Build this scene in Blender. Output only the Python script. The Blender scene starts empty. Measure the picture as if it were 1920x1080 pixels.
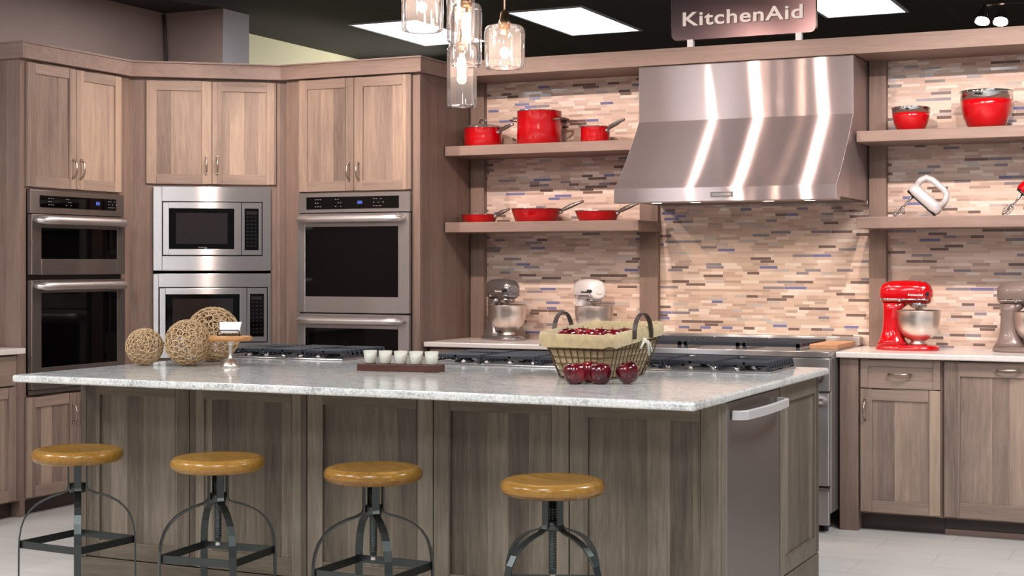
import bpy, bmesh, math, random
from mathutils import Matrix, Vector
random.seed(7)
PI = math.pi
S = bpy.context.scene
COL = S.collection

# ------------------------------------------------------------------ camera
cam_d = bpy.data.cameras.new('camera'); cam = bpy.data.objects.new('camera', cam_d); COL.objects.link(cam)
cam.location = (0, 0, 1.363); cam.rotation_euler = (PI/2, 0, math.radians(25.2))
cam_d.sensor_width = 36; cam_d.lens = 2850.7/1920*36; cam_d.shift_y = -44.5/1920
cam_d.clip_start = .05; cam_d.clip_end = 60
S.camera = cam

# ------------------------------------------------------------------ world, exposure, lamps
S.view_settings.view_transform = 'Standard'; S.view_settings.look = 'None'
S.view_settings.gamma = 1; S.view_settings.use_curve_mapping = False
S.view_settings.exposure = 0.14
w = bpy.data.worlds.new('showroom'); S.world = w; w.use_nodes = True
w.node_tree.nodes['Background'].inputs[0].default_value = (.95, .93, 1, 1)
w.node_tree.nodes['Background'].inputs[1].default_value = .32

def lamp(kind, name, loc, target, energy, color, size=.04, angle=60, blend=.6, size_y=None):
    l = bpy.data.lights.new(name, kind); o = bpy.data.objects.new(name, l); COL.objects.link(o)
    o.location = loc; l.energy = energy; l.color = color
    if target: o.rotation_euler = (Vector(target)-Vector(loc)).to_track_quat('-Z', 'Y').to_euler()
    if kind == 'SPOT':
        l.spot_size = math.radians(angle); l.spot_blend = blend; l.shadow_soft_size = size
    elif kind == 'POINT': l.shadow_soft_size = size
    elif kind == 'AREA':
        l.shape = 'RECTANGLE'; l.size = size; l.size_y = size_y or size
    return o
WARM = (1, .79, .70)
# track spots hanging in front of the back wall and aimed at it
for x, e, tx in ((-4.75, 80, -4.7), (-4.05, 100, -3.85), (-3.12, 85, -3.4), (-2.81, 50, -2.6), (-2.37, 60, -2.2), (-1.45, 105, -1.35), (-.8, 95, -.75)):
    lamp('SPOT', 'track_spot', (x, 6.35, 2.88), (tx, 8.3, 1.68), e, WARM, .018, 62, .8)
for x, y, t, e in ((-4.1, 6.75, (-5.9, 6.8, 1.7), 80), (-4.5, 6.2, (-5.5, 7.5, 1.7), 70)):
    lamp('SPOT', 'track_spot', (x, y, 2.88), t, e, WARM, .035, 70, .8)
# a spot picking out the sign above the hood
lamp('SPOT', 'track_spot', (-2.3, 6.0, 3.1), (-2.4, 8.12, 2.75), 40, WARM, .03, 34, .7)
# added unseen spot that brightens the pale far part of the side wall
lamp('SPOT', 'wall_fill_spot', (-5.5, 12.6, 2.3), (-7.1, 10.7, 2.95), 230, (1, .97, .88), .05, 60, .8)
# fluorescent ceiling troffers over the aisles; last two added unseen for more light
for x, y, e in ((-4.3, 2.6, 75), (-2.1, 2.6, 75), (.3, 3.2, 55), (-.2, 6.2, 85), (-6.2, 3.2, 75), (-3.2, .2, 60), (-.8, .2, 60), (-6.0, 7.9, 24), (-4.6, 8.0, 30)):
    lamp('AREA', 'troffer_and_fill_light', (x, y, 3.19), (x, y, 0), e, (.95, .97, 1), .6, size_y=1.2)

# ------------------------------------------------------------------ materials
def srgb(r, g, b):
    f = lambda c: (c/255/12.92) if c/255 <= .04045 else ((c/255+.055)/1.055)**2.4
    return (f(r), f(g), f(b), 1)
class NT:
    def __init__(s, name):
        s.m = bpy.data.materials.new(name); s.m.use_nodes = True; s.t = s.m.node_tree
        s.p = s.t.nodes['Principled BSDF']; s.out = s.t.nodes['Material Output']
    def n(s, typ, **kw):
        nd = s.t.nodes.new(typ)
        for k, v in kw.items(): setattr(nd, k, v)
        return nd
    def l(s, a, b): s.t.links.new(a, b)
    def math(s, op, a, b=None, c=None):
        nd = s.n('ShaderNodeMath', operation=op)
        for i, v in enumerate((a, b, c)):
            if v is None: continue
            if isinstance(v, (int, float)): nd.inputs[i].default_value = v
            else: s.l(v, nd.inputs[i])
        return nd.outputs[0]
    def ramp(s, fac, stops, interp='LINEAR'):
        nd = s.n('ShaderNodeValToRGB'); nd.color_ramp.interpolation = interp
        el = nd.color_ramp.elements
        while len(el) < len(stops): el.new(.5)
        for e, (p, c) in zip(el, stops): e.position = p; e.color = c
        s.l(fac, nd.inputs[0]); return nd.outputs[0]
    def noise(s, vec, scale, detail=4, rough=.55, dist=0):
        nd = s.n('ShaderNodeTexNoise'); nd.inputs['Scale'].default_value = scale; nd.inputs['Detail'].default_value = detail
        nd.inputs['Roughness'].default_value = rough; nd.inputs['Distortion'].default_value = dist
        s.l(vec, nd.inputs['Vector']); return nd.outputs['Fac']
    def mapping(s, vec, scale=(1, 1, 1), loc=(0, 0, 0)):
        nd = s.n('ShaderNodeMapping'); nd.inputs['Scale'].default_value = scale; nd.inputs['Location'].default_value = loc
        s.l(vec, nd.inputs['Vector']); return nd.outputs[0]
    def obj(s): return s.n('ShaderNodeTexCoord').outputs['Object']
    def mix(s, fac, a, b, mode='MIX'):
        nd = s.n('ShaderNodeMix', data_type='RGBA', blend_type=mode)
        for i, v in ((0, fac), (6, a), (7, b)):
            if isinstance(v, (int, float)): nd.inputs[i].default_value = v
            elif isinstance(v, tuple): nd.inputs[i].default_value = v
            else: s.l(v, nd.inputs[i])
        return nd.outputs[2]
    def bump(s, h, strength=.2, dist=.002):
        nd = s.n('ShaderNodeBump'); nd.inputs['Strength'].default_value = strength; nd.inputs['Distance'].default_value = dist
        s.l(h, nd.inputs['Height']); s.l(nd.outputs[0], s.p.inputs['Normal'])
def pset(p, **kw):
    names = dict(rough='Roughness', metal='Metallic', spec='Specular IOR Level', coat='Coat Weight', aniso='Anisotropic', emit='Emission Strength', trans='Transmission Weight', ior='IOR', sheen='Sheen Weight', sss='Subsurface Weight')
    for k, v in kw.items(): p.inputs[names[k]].default_value = v
def plain(name, rgb, rough=.5, metal=0, var=.06, scale=14, **kw):
    m = NT(name); c = srgb(*rgb)
    f = m.noise(m.obj(), scale, 3)
    d = tuple(x*(1-var) for x in c[:3])+(1,); u = tuple(min(1, x*(1+var)) for x in c[:3])+(1,)
    m.l(m.ramp(f, [(.3, d), (.7, u)]), m.p.inputs['Base Color'])
    pset(m.p, rough=rough, metal=metal, **kw); return m.m
def wood(name, dark, mid, light, horiz=False, board=.085, boardamt=.35, rough=.5, axis=None):
    m = NT(name); o = m.obj()
    rnd = m.n('ShaderNodeObjectInfo').outputs['Random']
    cmb = m.n('ShaderNodeCombineXYZ'); m.l(m.math('MULTIPLY', rnd, 9.0), cmb.inputs[0]); m.l(m.math('MULTIPLY', rnd, 5.0), cmb.inputs[2])
    add = m.n('ShaderNodeVectorMath', operation='ADD'); m.l(o, add.inputs[0]); m.l(cmb.outputs[0], add.inputs[1]); v = add.outputs[0]
    sc = (.07, 1, 1) if horiz else (1, 1, .07)
    if axis == 'y': sc = (1, .07, 1)
    mv = m.mapping(v, sc)
    sep = m.n('ShaderNodeSeparateXYZ'); m.l(v, sep.inputs[0])
    s_ = m.math('ADD', sep.outputs[0], sep.outputs[1]) if not (horiz or axis) else sep.outputs[2]
    cell = m.math('FLOOR', m.math('DIVIDE', s_, board))
    wn = m.n('ShaderNodeTexWhiteNoise', noise_dimensions='1D'); m.l(cell, wn.inputs['W']); bv = wn.outputs['Value']
    sh = m.n('ShaderNodeVectorMath', operation='ADD'); m.l(mv, sh.inputs[0])
    c2 = m.n('ShaderNodeCombineXYZ'); m.l(m.math('MULTIPLY', bv, 7.0), c2.inputs[1]); m.l(m.math('MULTIPLY', bv, 3.0), c2.inputs[2]); m.l(c2.outputs[0], sh.inputs[1])
    g1 = m.noise(sh.outputs[0], 11, 5, .6, 1.2); g2 = m.noise(sh.outputs[0], 90, 4, .65, .6)
    g3 = m.noise(m.mapping(v, (1, 1, .5)), 2.6, 2)
    f = m.math('ADD', m.math('MULTIPLY', g1, .55), m.math('MULTIPLY', g2, .45))
    f = m.math('ADD', f, m.math('MULTIPLY', m.math('SUBTRACT', bv, .5), boardamt))
    f = m.math('ADD', f, m.math('MULTIPLY', m.math('SUBTRACT', g3, .5), .3))
    c = m.ramp(f, [(.22, srgb(*dark)), (.5, srgb(*mid)), (.78, srgb(*light))])
    m.l(c, m.p.inputs['Base Color']); pset(m.p, rough=rough, spec=.35)
    m.bump(g2, .12, .001); return m.m
def stainless(name, rgb=(190, 186, 184), rough=.2, aniso=.8, soft=.3):
    """horizontally brushed steel: smooth along the brushing, rough across it"""
    m = NT(name); c = srgb(*rgb); m.t.nodes.remove(m.p)
    f = m.noise(m.mapping(m.obj(), (1.2, 1.2, 420)), 3, 3)
    g = m.n('ShaderNodeBsdfAnisotropic'); g.distribution = 'GGX'
    m.l(m.ramp(f, [(.3, tuple(x*.95 for x in c[:3])+(1,)), (.7, c)]), g.inputs['Color'])
    g.inputs['Roughness'].default_value = rough; g.inputs['Anisotropy'].default_value = aniso
    t = m.n('ShaderNodeVectorMath', operation='CROSS_PRODUCT'); m.l(m.n('ShaderNodeNewGeometry').outputs['True Normal'], t.inputs[0]); t.inputs[1].default_value = (.001, .002, 1)
    m.l(t.outputs[0], g.inputs['Tangent'])
    g2 = m.n('ShaderNodeBsdfAnisotropic'); g2.distribution = 'GGX'; g2.inputs['Roughness'].default_value = .78; g2.inputs['Color'].default_value = tuple(min(1, x*1.1) for x in c[:3])+(1,)
    mx = m.n('ShaderNodeMixShader'); mx.inputs[0].default_value = soft; m.l(g.outputs[0], mx.inputs[1]); m.l(g2.outputs[0], mx.inputs[2]); m.l(mx.outputs[0], m.out.inputs[0])
    return m.m
def emitter(name, rgb, strength):
    m = NT(name); m.p.inputs['Base Color'].default_value = (.02, .02, .02, 1)
    m.p.inputs['Emission Color'].default_value = tuple(rgb)+(1,); m.p.inputs['Emission Strength'].default_value = strength
    return m.m
def thin_glass(name, tint=(1, .97, .95), haze=.05, lo=.04):
    m = NT(name); t = m.t; t.nodes.remove(m.p)
    tr = m.n('ShaderNodeBsdfTransparent'); tr.inputs[0].default_value = tuple(tint)+(1,)
    gl = m.n('ShaderNodeBsdfGlossy'); gl.inputs['Roughness'].default_value = .03
    df = m.n('ShaderNodeBsdfDiffuse'); df.inputs[0].default_value = (.9, .86, .86, 1)
    lw = m.n('ShaderNodeLayerWeight'); lw.inputs['Blend'].default_value = .22
    a = m.n('ShaderNodeMixShader'); a.inputs[0].default_value = haze; m.l(tr.outputs[0], a.inputs[1]); m.l(df.outputs[0], a.inputs[2])
    b = m.n('ShaderNodeMixShader'); m.l(m.math('ADD', m.math('MULTIPLY', lw.outputs['Fresnel'], .85), lo), b.inputs[0]); m.l(a.outputs[0], b.inputs[1]); m.l(gl.outputs[0], b.inputs[2])
    m.l(b.outputs[0], m.out.inputs[0]); return m.m

M = {}
M['door'] = wood('door_wood', (108, 92, 83), (144, 124, 110), (176, 152, 132), boardamt=.36)
M['door_h'] = wood('door_wood_rail', (120, 101, 90), (145, 125, 112), (164, 142, 127), horiz=True, boardamt=.1)
M['case'] = wood('case_wood', (100, 82, 73), (126, 105, 94), (146, 124, 112), boardamt=.12)
M['case_h'] = wood('case_wood_horizontal', (112, 92, 83), (136, 114, 103), (154, 131, 119), horiz=True, boardamt=.05)
M['case_hy'] = wood('case_wood_crosswise', (134, 108, 100), (156, 129, 119), (172, 145, 133), axis='y', boardamt=.05)
M['isl'] = wood('dim_island_wood', (66, 57, 48), (100, 90, 77), (132, 121, 106), boardamt=.36)  # same stain as the doors, dimmer light put into the colour
M['isl_h'] = wood('dim_island_wood_rail', (74, 65, 54), (100, 90, 76), (122, 110, 95), horiz=True, boardamt=.1)  # rail version, darkened the same way for the dimmer light
M['kick'] = plain('toe_kick_brown', (62, 50, 46), .55)
M['seat'] = wood('golden_seat_wood', (94, 62, 22), (134, 96, 38), (164, 122, 60), horiz=True, board=.07, boardamt=.3, rough=.22)
M['walnut'] = wood('walnut', (48, 28, 22), (78, 46, 36), (104, 66, 50), horiz=True, board=.2, boardamt=.1, rough=.45)
M['board'] = wood('maple_board', (150, 108, 76), (178, 132, 96), (196, 152, 114), axis='y', board=.2, boardamt=.1)
M['amber'] = wood('amber_wood', (140, 92, 50), (184, 128, 74), (208, 156, 98), horiz=True, board=.1, boardamt=.2, rough=.3)
M['steel'] = stainless('brushed_stainless')
M['hood'] = stainless('hood_stainless', (212, 196, 194), .2, .895, .3)
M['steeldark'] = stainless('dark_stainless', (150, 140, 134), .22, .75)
M['dish'] = stainless('dishwasher_stainless', (150, 144, 140), .3, .5)
M['bar'] = plain('polished_steel_bar', (205, 198, 195), .22, 1)
M['bowl'] = plain('satin_steel_bowl', (226, 216, 208), .34, 1, .02)
M['ovenbar'] = plain('satin_oven_bar', (214, 206, 202), .4, .95, .02)
M['pull'] = plain('satin_pale_steel', (228, 226, 224), .5, .8, .02)
M['chrome'] = plain('chrome', (222, 220, 220), .07, 1, .02)
M['nickel'] = plain('brushed_nickel', (186, 170, 156), .28, 1)
M['gun'] = plain('gunmetal', (72, 77, 75), .34, .9)
M['iron'] = plain('cast_iron', (44, 48, 56), .5, .15)
M['blackglass'] = plain('black_oven_glass', (6, 5, 5), .04, 0, .0, spec=.2)
M['mwglass'] = plain('microwave_window_glass', (34, 28, 27), .1, 0, .1)
M['black'] = plain('black_plastic', (18, 17, 17), .35)
M['print'] = plain('pale_print', (150, 150, 155), .5)
M['display'] = emitter('blue_display', (.08, .2, 1), .45)
M['silverwhite'] = plain('pale_silver_plastic', (204, 198, 196), .28, .3, .03, coat=.3)
M['red'] = plain('red_enamel', (178, 3, 13), .16, 0, .03, coat=.6)
M['redplastic'] = plain('red_gloss_plastic', (180, 4, 14), .2, 0, .03, coat=.4)
M['white'] = plain('white_enamel', (232, 226, 224), .2, 0, .02, coat=.4)
M['silver'] = plain('silver_metallic_paint', (150, 142, 140), .22, .75, .03, coat=.4)
M['taupe'] = plain('taupe_enamel', (126, 108, 100), .3, .1, .03, coat=.3)
M['paint'] = plain('mauve_shaded_wall_paint', (148, 126, 118), .85, 0, .04, 2)  # side wall in shade, the shade put into the colour
M['paintlitside'] = plain('lit_column_side_paint', (176, 170, 174), .85, 0, .03, 2)  # column's lit side, light put into the colour
M['paintlit'] = plain('lit_cream_wall_paint', (226, 220, 188), .85, 0, .03, 2)  # lit stretch of the same side wall, light put into the colour
M['quartz'] = plain('cream_quartz', (222, 212, 205), .2, 0, .05, 60)
M['frost'] = plain('frosted_glass', (224, 222, 208), .35, 0, .03, trans=.25)
M['wax'] = plain('candle_wax', (226, 224, 208), .5, 0, .03, sss=.2)
M['card'] = plain('white_card', (236, 236, 236), .6, 0, .02)
M['twine'] = plain('jute_twine', (196, 166, 128), .85, 0, .25, 60)
M['linen'] = plain('olive_linen', (184, 162, 122), .9, 0, .12, 45, sheen=.3)
M['ribbon'] = plain('white_ribbon', (226, 222, 206), .8)
M['wire'] = plain('bronze_wire', (104, 80, 48), .5, .4)
M['strap'] = plain('dark_strap', (70, 60, 56), .45, .3)
M['frame'] = plain('white_troffer_frame', (190, 192, 194), .5)
M['glass'] = thin_glass('pendant_glass', (1, .965, .955), .055, .05)
M['bulb'] = emitter('warm_bulb', (1, .78, .62), 16)
M['puck'] = emitter('hood_lamp', (1, .85, .68), 14)
M['halogen'] = emitter('halogen_bulb', (1, .88, .7), 40)
M['brass'] = plain('aged_brass', (150, 122, 96), .3, 1)
M['cord'] = plain('pale_cord', (170, 150, 132), .6)
M['signmetal'] = plain('sign_metal', (84, 68, 68), .26, .95, .04, 5)
M['letter'] = plain('cream_letter', (238, 226, 218), .45, 0, .02)
M['stem'] = plain('apple_stem', (70, 48, 30), .8)

m = NT('troffer_diffuser'); v = m.obj(); f = m.noise(m.mapping(v, (3, 14, 1)), 4, 2)
m.l(m.ramp(f, [(.35, (.17, .2, .23, 1)), (.65, (1, 1, 1, 1))]), m.p.inputs['Emission Color']); m.p.inputs['Emission Strength'].default_value = 5
M['diffuser'] = m.m
m = NT('apple_skin'); v = m.obj(); f = m.noise(m.mapping(v, (1, 1, .3)), 40, 4); rnd = m.n('ShaderNodeObjectInfo').outputs['Random']
f = m.math('ADD', f, m.math('MULTIPLY', m.math('SUBTRACT', rnd, .5), .22))
m.l(m.ramp(f, [(.25, srgb(40, 6, 14)), (.5, srgb(88, 10, 22)), (.7, srgb(128, 20, 30)), (.9, srgb(186, 84, 64))]), m.p.inputs['Base Color'])
pset(m.p, rough=.18, coat=.3); M['apple'] = m.m
m = NT('granite'); v = m.obj(); a = m.noise(v, 120, 5, .7); b = m.noise(m.mapping(v, (1, 2.2, 1)), 6, 5, .6, 1.5)
f = m.math('ADD', m.math('MULTIPLY', a, .65), m.math('MULTIPLY', b, .35))
m.l(m.ramp(f, [(.3, srgb(106, 110, 110)), (.42, srgb(162, 165, 163)), (.5, srgb(198, 198, 194)), (.66, srgb(224, 223, 218))]), m.p.inputs['Base Color'])
pset(m.p, rough=.13); M['granite'] = m.m
m = NT('floor_tile'); v = m.obj(); br = m.n('ShaderNodeTexBrick'); m.l(v, br.inputs['Vector']); br.offset = .5
br.inputs['Scale'].default_value = 1; br.inputs['Brick Width'].default_value = .61; br.inputs['Row Height'].default_value = .305; br.inputs['Mortar Size'].default_value = .003
br.inputs['Color1'].default_value = srgb(206, 200, 194); br.inputs['Color2'].default_value = srgb(214, 209, 203); br.inputs['Mortar'].default_value = srgb(184, 177, 170)
nz = m.noise(m.mapping(v, (1, 5, 1)), 3, 5)
m.l(m.mix(.25, br.outputs['Color'], m.ramp(nz, [(.3, srgb(194, 188, 181)), (.7, srgb(224, 220, 215))])), m.p.inputs['Base Color'])
pset(m.p, rough=.32); M['floor'] = m.m
m = NT('dark_ceiling_tile'); v = m.obj(); br = m.n('ShaderNodeTexBrick'); m.l(v, br.inputs['Vector']); br.offset = 0
br.inputs['Scale'].default_value = 1; br.inputs['Brick Width'].default_value = .61; br.inputs['Row Height'].default_value = 1.22; br.inputs['Mortar Size'].default_value = .01
br.inputs['Color1'].default_value = srgb(38, 33, 29); br.inputs['Color2'].default_value = srgb(40, 35, 31); br.inputs['Mortar'].default_value = srgb(50, 44, 39)
m.l(br.outputs['Color'], m.p.inputs['Base Color']); pset(m.p, rough=.9); M['ceil'] = m.m
# linear mosaic tile
m = NT('linear_mosaic_tile'); v = m.obj(); sep = m.n('ShaderNodeSeparateXYZ'); m.l(v, sep.inputs[0])
H = .0165
zr = m.math('DIVIDE', sep.outputs[2], H); row = m.math('FLOOR', zr)
wn = m.n('ShaderNodeTexWhiteNoise', noise_dimensions='1D'); m.l(row, wn.inputs['W']); r1 = wn.outputs['Value']
wd = m.math('ADD', m.math('MULTIPLY', r1, .07), .06)
u = m.math('ADD', m.math('DIVIDE', sep.outputs[0], wd), m.math('MULTIPLY', r1, 37.0)); cell = m.math('FLOOR', u)
cm = m.n('ShaderNodeCombineXYZ'); m.l(cell, cm.inputs[0]); m.l(row, cm.inputs[1])
w2 = m.n('ShaderNodeTexWhiteNoise', noise_dimensions='2D'); m.l(cm.outputs[0], w2.inputs['Vector']); rv = w2.outputs['Value']
pal = [(0, (212, 190, 174)), (.16, (198, 172, 154)), (.34, (207, 182, 166)), (.5, (190, 164, 148)), (.64, (222, 205, 192)), (.76, (180, 156, 142)), (.84, (186, 176, 172)), (.88, (116, 97, 90)), (.945, (138, 130, 136)), (.98, (116, 116, 154))]  # last bluish tone paints cool reflections into a few tiles
colr = m.ramp(rv, [(p, srgb(*c)) for p, c in pal], 'CONSTANT')
fz = m.math('FRACT', zr); fu = m.math('MULTIPLY', m.math('FRACT', u), wd)
grout = m.math('MAXIMUM', m.math('LESS_THAN', fz, .09), m.math('LESS_THAN', fu, .0014))
m.l(m.mix(grout, colr, srgb(208, 186, 170)), m.p.inputs['Base Color'])
rg = m.ramp(rv, [(0, (.42,)*3+(1,)), (.5, (.3,)*3+(1,)), (.79, (.12,)*3+(1,))], 'CONSTANT')
m.l(m.math('MAXIMUM', rg, m.math('MULTIPLY', grout, .7)), m.p.inputs['Roughness'])
hh = m.math('MULTIPLY', m.math('SUBTRACT', 1.0, grout), m.math('ADD', m.math('MULTIPLY', rv, .5), .5)); m.bump(hh, .35, .0015)
M['mosaic'] = m.m

# ------------------------------------------------------------------ mesh helpers
class MB:
    def __init__(s): s.bm = bmesh.new(); s.mi = 0; s.T = Matrix.Identity(4); s.sm = False
    def V(s, p): return s.bm.verts.new(s.T @ Vector(p))
    def F(s, vs, smooth=None):
        try: f = s.bm.faces.new(vs)
        except ValueError: return
        f.material_index = s.mi; f.smooth = s.sm if smooth is None else smooth
    def box(s, x0, x1, y0, y1, z0, z1):
        v = [s.V(p) for p in ((x0, y0, z0), (x1, y0, z0), (x1, y1, z0), (x0, y1, z0), (x0, y0, z1), (x1, y0, z1), (x1, y1, z1), (x0, y1, z1))]
        for q in ((0, 3, 2, 1), (4, 5, 6, 7), (0, 1, 5, 4), (1, 2, 6, 5), (2, 3, 7, 6), (3, 0, 4, 7)): s.F([v[i] for i in q], False)
        return s
    def loft(s, rings, cap=True, smooth=True, closed=True):
        R = [[s.V(p) for p in r] for r in rings]; n = len(R[0])
        for a, b in zip(R, R[1:]):
            for i in range(n if closed else n-1):
                j = (i+1) % n; s.F([a[i], a[j], b[j], b[i]], smooth)
        if cap: s.F(R[0][::-1], False); s.F(R[-1], False)
        return s
    def lathe(s, prof, n=32, c=(0, 0), cap=True):
        rings = [[(c[0]+r*math.cos(2*PI*i/n), c[1]+r*math.sin(2*PI*i/n), z) for i in range(n)] for r, z in prof]
        return s.loft(rings, cap)
    def tube(s, path, r, n=8, cap=True, closed=False, flat=None, up=None):
        P = [Vector(p) for p in path]; rings = []
        for i, p in enumerate(P):
            if closed: t = P[(i+1) % len(P)]-P[i-1]
            else: t = P[min(i+1, len(P)-1)]-P[max(i-1, 0)]
            t.normalize()
            if up is not None:
                a = Vector(up); a = (a-t*a.dot(t)).normalized()
            elif i == 0:
                a = t.orthogonal().normalized()
            else:
                a = (prev-t*prev.dot(t)).normalized()
            prev = a; b = t.cross(a)
            rr = r[i] if isinstance(r, (list, tuple)) else r
            if flat:
                hw, ht = flat; rings.append([p+a*x+b*y for x, y in ((-hw, -ht), (hw, -ht), (hw, ht), (-hw, ht))])
            else: rings.append([p+a*rr*math.cos(2*PI*k/n)+b*rr*math.sin(2*PI*k/n) for k in range(n)])
        if closed: rings.append(rings[0]); return s.loft(rings, False, not flat)
        return s.loft(rings, cap, not flat)
    def cyl(s, p0, p1, r, n=16): return s.tube([p0, p1], r, n)
    def prism(s, poly, z0, z1):
        a = [s.V((x, y, z0)) for x, y in poly]; b = [s.V((x, y, z1)) for x, y in poly]; n = len(poly)
        for i in range(n): s.F([a[i], a[(i+1) % n], b[(i+1) % n], b[i]], False)
        s.F(a[::-1], False); s.F(b, False); return s
    def prismx(s, poly, x0, x1):      # (y, z) outline pushed along x
        a = [s.V((x0, y, z)) for y, z in poly]; b = [s.V((x1, y, z)) for y, z in poly]; n = len(poly)
        for i in range(n): s.F([a[i], a[(i+1) % n], b[(i+1) % n], b[i]], False)
        s.F(a[::-1], False); s.F(b, False); return s
    def prismy(s, poly, y0, y1):      # (x, z) outline pushed along y
        a = [s.V((x, y0, z)) for x, z in poly]; b = [s.V((x, y1, z)) for x, z in poly]; n = len(poly)
        for i in range(n): s.F([a[i], a[(i+1) % n], b[(i+1) % n], b[i]], False)
        s.F(a[::-1], False); s.F(b, False); return s
    def ball(s, c, r, n=16, sq=(1, 1, 1)):
        k = n//2
        return s.loft([[(c[0]+r*sq[0]*max(1e-4, math.sin(PI*j/k))*math.cos(2*PI*i/n), c[1]+r*sq[1]*max(1e-4, math.sin(PI*j/k))*math.sin(2*PI*i/n), c[2]-r*sq[2]*math.cos(PI*j/k)) for i in range(n)] for j in range(k+1)])
    def build(s, name, mats, parent=None, bevel=0, seg=2, loc=None, rotz=0):
        bmesh.ops.remove_doubles(s.bm, verts=s.bm.verts, dist=1e-6)
        bmesh.ops.recalc_face_normals(s.bm, faces=s.bm.faces)
        me = bpy.data.meshes.new(name); s.bm.to_mesh(me); s.bm.free()
        for mm in (mats if isinstance(mats, (list, tuple)) else [mats]): me.materials.append(mm)
        o = bpy.data.objects.new(name, me); COL.objects.link(o)
        if parent: o.parent = parent
        if loc: o.location = loc
        if rotz: o.rotation_euler = (0, 0, rotz)
        if bevel:
            b = o.modifiers.new('bevel', 'BEVEL'); b.width = bevel; b.segments = seg; b.limit_method = 'ANGLE'; b.angle_limit = math.radians(40)
        return o
def tag(o, label, cat, group=None):
    o['label'] = label; o['category'] = cat
    if group: o['group'] = group
    return o
def thing(name, label, cat, loc=(0, 0, 0), rotz=0, group=None):
    o = bpy.data.objects.new(name, None); COL.objects.link(o); o.location = loc; o.rotation_euler = (0, 0, rotz); o.empty_display_size = .05
    return tag(o, label, cat, group)
def struct(o): o['kind'] = 'structure'; return o
def dup(o, parent=None):
    c = o.copy(); COL.objects.link(c)
    if parent: c.parent = parent
    for ch in list(o.children): dup(ch, c)
    return c
def copy_thing(o, label, loc, rotz=None):
    c = dup(o); c['label'] = label; c.location = loc
    if rotz is not None: c.rotation_euler = (0, 0, rotz)
    return c
def ring(cx, cz, rx, rz, x, n=20, e=1.0):     # superellipse ring in a plane of constant x
    out = []
    for i in range(n):
        a = 2*PI*i/n; c, s_ = math.cos(a), math.sin(a)
        out.append((x, cx+rx*math.copysign(abs(c)**e, c), cz+rz*math.copysign(abs(s_)**e, s_)))
    return out
def hring(cx, cy, rx, ry, z, n=24, e=1.0):
    out = []
    for i in range(n):
        a = 2*PI*i/n; c, s_ = math.cos(a), math.sin(a)
        out.append((cx+rx*math.copysign(abs(c)**e, c), cy+ry*math.copysign(abs(s_)**e, s_), z))
    return out
def pull(parent, c, axis='z', L=.1, mat=None, name='handle'):
    """bow pull standing off a front that faces -y"""
    b = MB(); x, y, z = c; pts = []
    for i in range(11):
        t = -1+2*i/10; d = t*L/2; off = y-.006-.024*(1-t*t)**.6
        pts.append((x, off, z+d) if axis == 'z' else (x+d, off, z))
    b.tube(pts, [.0045+.002*(1-abs(-1+2*i/10)) for i in range(11)], 8)
    for t in (-1, 1):
        d = t*L/2; q = (x, y, z+d) if axis == 'z' else (x+d, y, z)
        b.cyl(q, (q[0], y-.012, q[2]), .0065, 10)
    return b.build(name, mat or M['nickel'], parent)
def door(parent, x0, x1, z0, z1, y=0, fr=.058, mats=None, name='door', handle=None, th=.02, rec=.008):
    b = MB(); mats = mats or (M['door'], M['door_h'])
    b.box(x0, x0+fr, y, y+th, z0, z1); b.box(x1-fr, x1, y, y+th, z0, z1)
    b.mi = 1; b.box(x0+fr, x1-fr, y, y+th, z0, z0+fr); b.box(x0+fr, x1-fr, y, y+th, z1-fr, z1); b.mi = 0
    b.box(x0+fr-.002, x1-fr+.002, y+rec, y+th-.003, z0+fr-.002, z1-fr+.002)
    o = b.build(name, list(mats), parent, .0022)
    if handle: pull(o, (handle[0], y, handle[1]), handle[2], handle[3] if len(handle) > 3 else .1)
    return o
def slab_front(parent, x0, x1, z0, z1, y=0, name='drawer', mats=None, handle=None, th=.02):
    o = MB().box(x0, x1, y, y+th, z0, z1).build(name, mats or M['door_h'], parent, .003)
    if handle: pull(o, (handle[0], y, handle[1]), 'x', .11)
    return o
def text_mesh(txt, w, h, depth, name, mat, parent, T, bold=.0):
    c = bpy.data.curves.new('lettering_curve', 'FONT'); c.body = txt; c.size = 1; c.space_character = 1.08; c.offset = bold; c.extrude = .5
    o = bpy.data.objects.new('lettering_curve', c); COL.objects.link(o)
    dg = bpy.context.evaluated_depsgraph_get(); me = bpy.data.meshes.new_from_object(o.evaluated_get(dg))
    bpy.data.objects.remove(o)
    xs = [v.co.x for v in me.vertices]; ys = [v.co.y for v in me.vertices]
    ax, bx, ay, by = min(xs), max(xs), min(ys), max(ys)
    for v in me.vertices:
        v.co = T @ Vector(((v.co.x-(ax+bx)/2)/(bx-ax)*w, -v.co.z*depth, (v.co.y-(ay+by)/2)/(by-ay)*h))
    me.name = name; me.materials.clear(); me.materials.append(mat)
    r = bpy.data.objects.new(name, me); COL.objects.link(r); r.parent = parent
    return r

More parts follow.
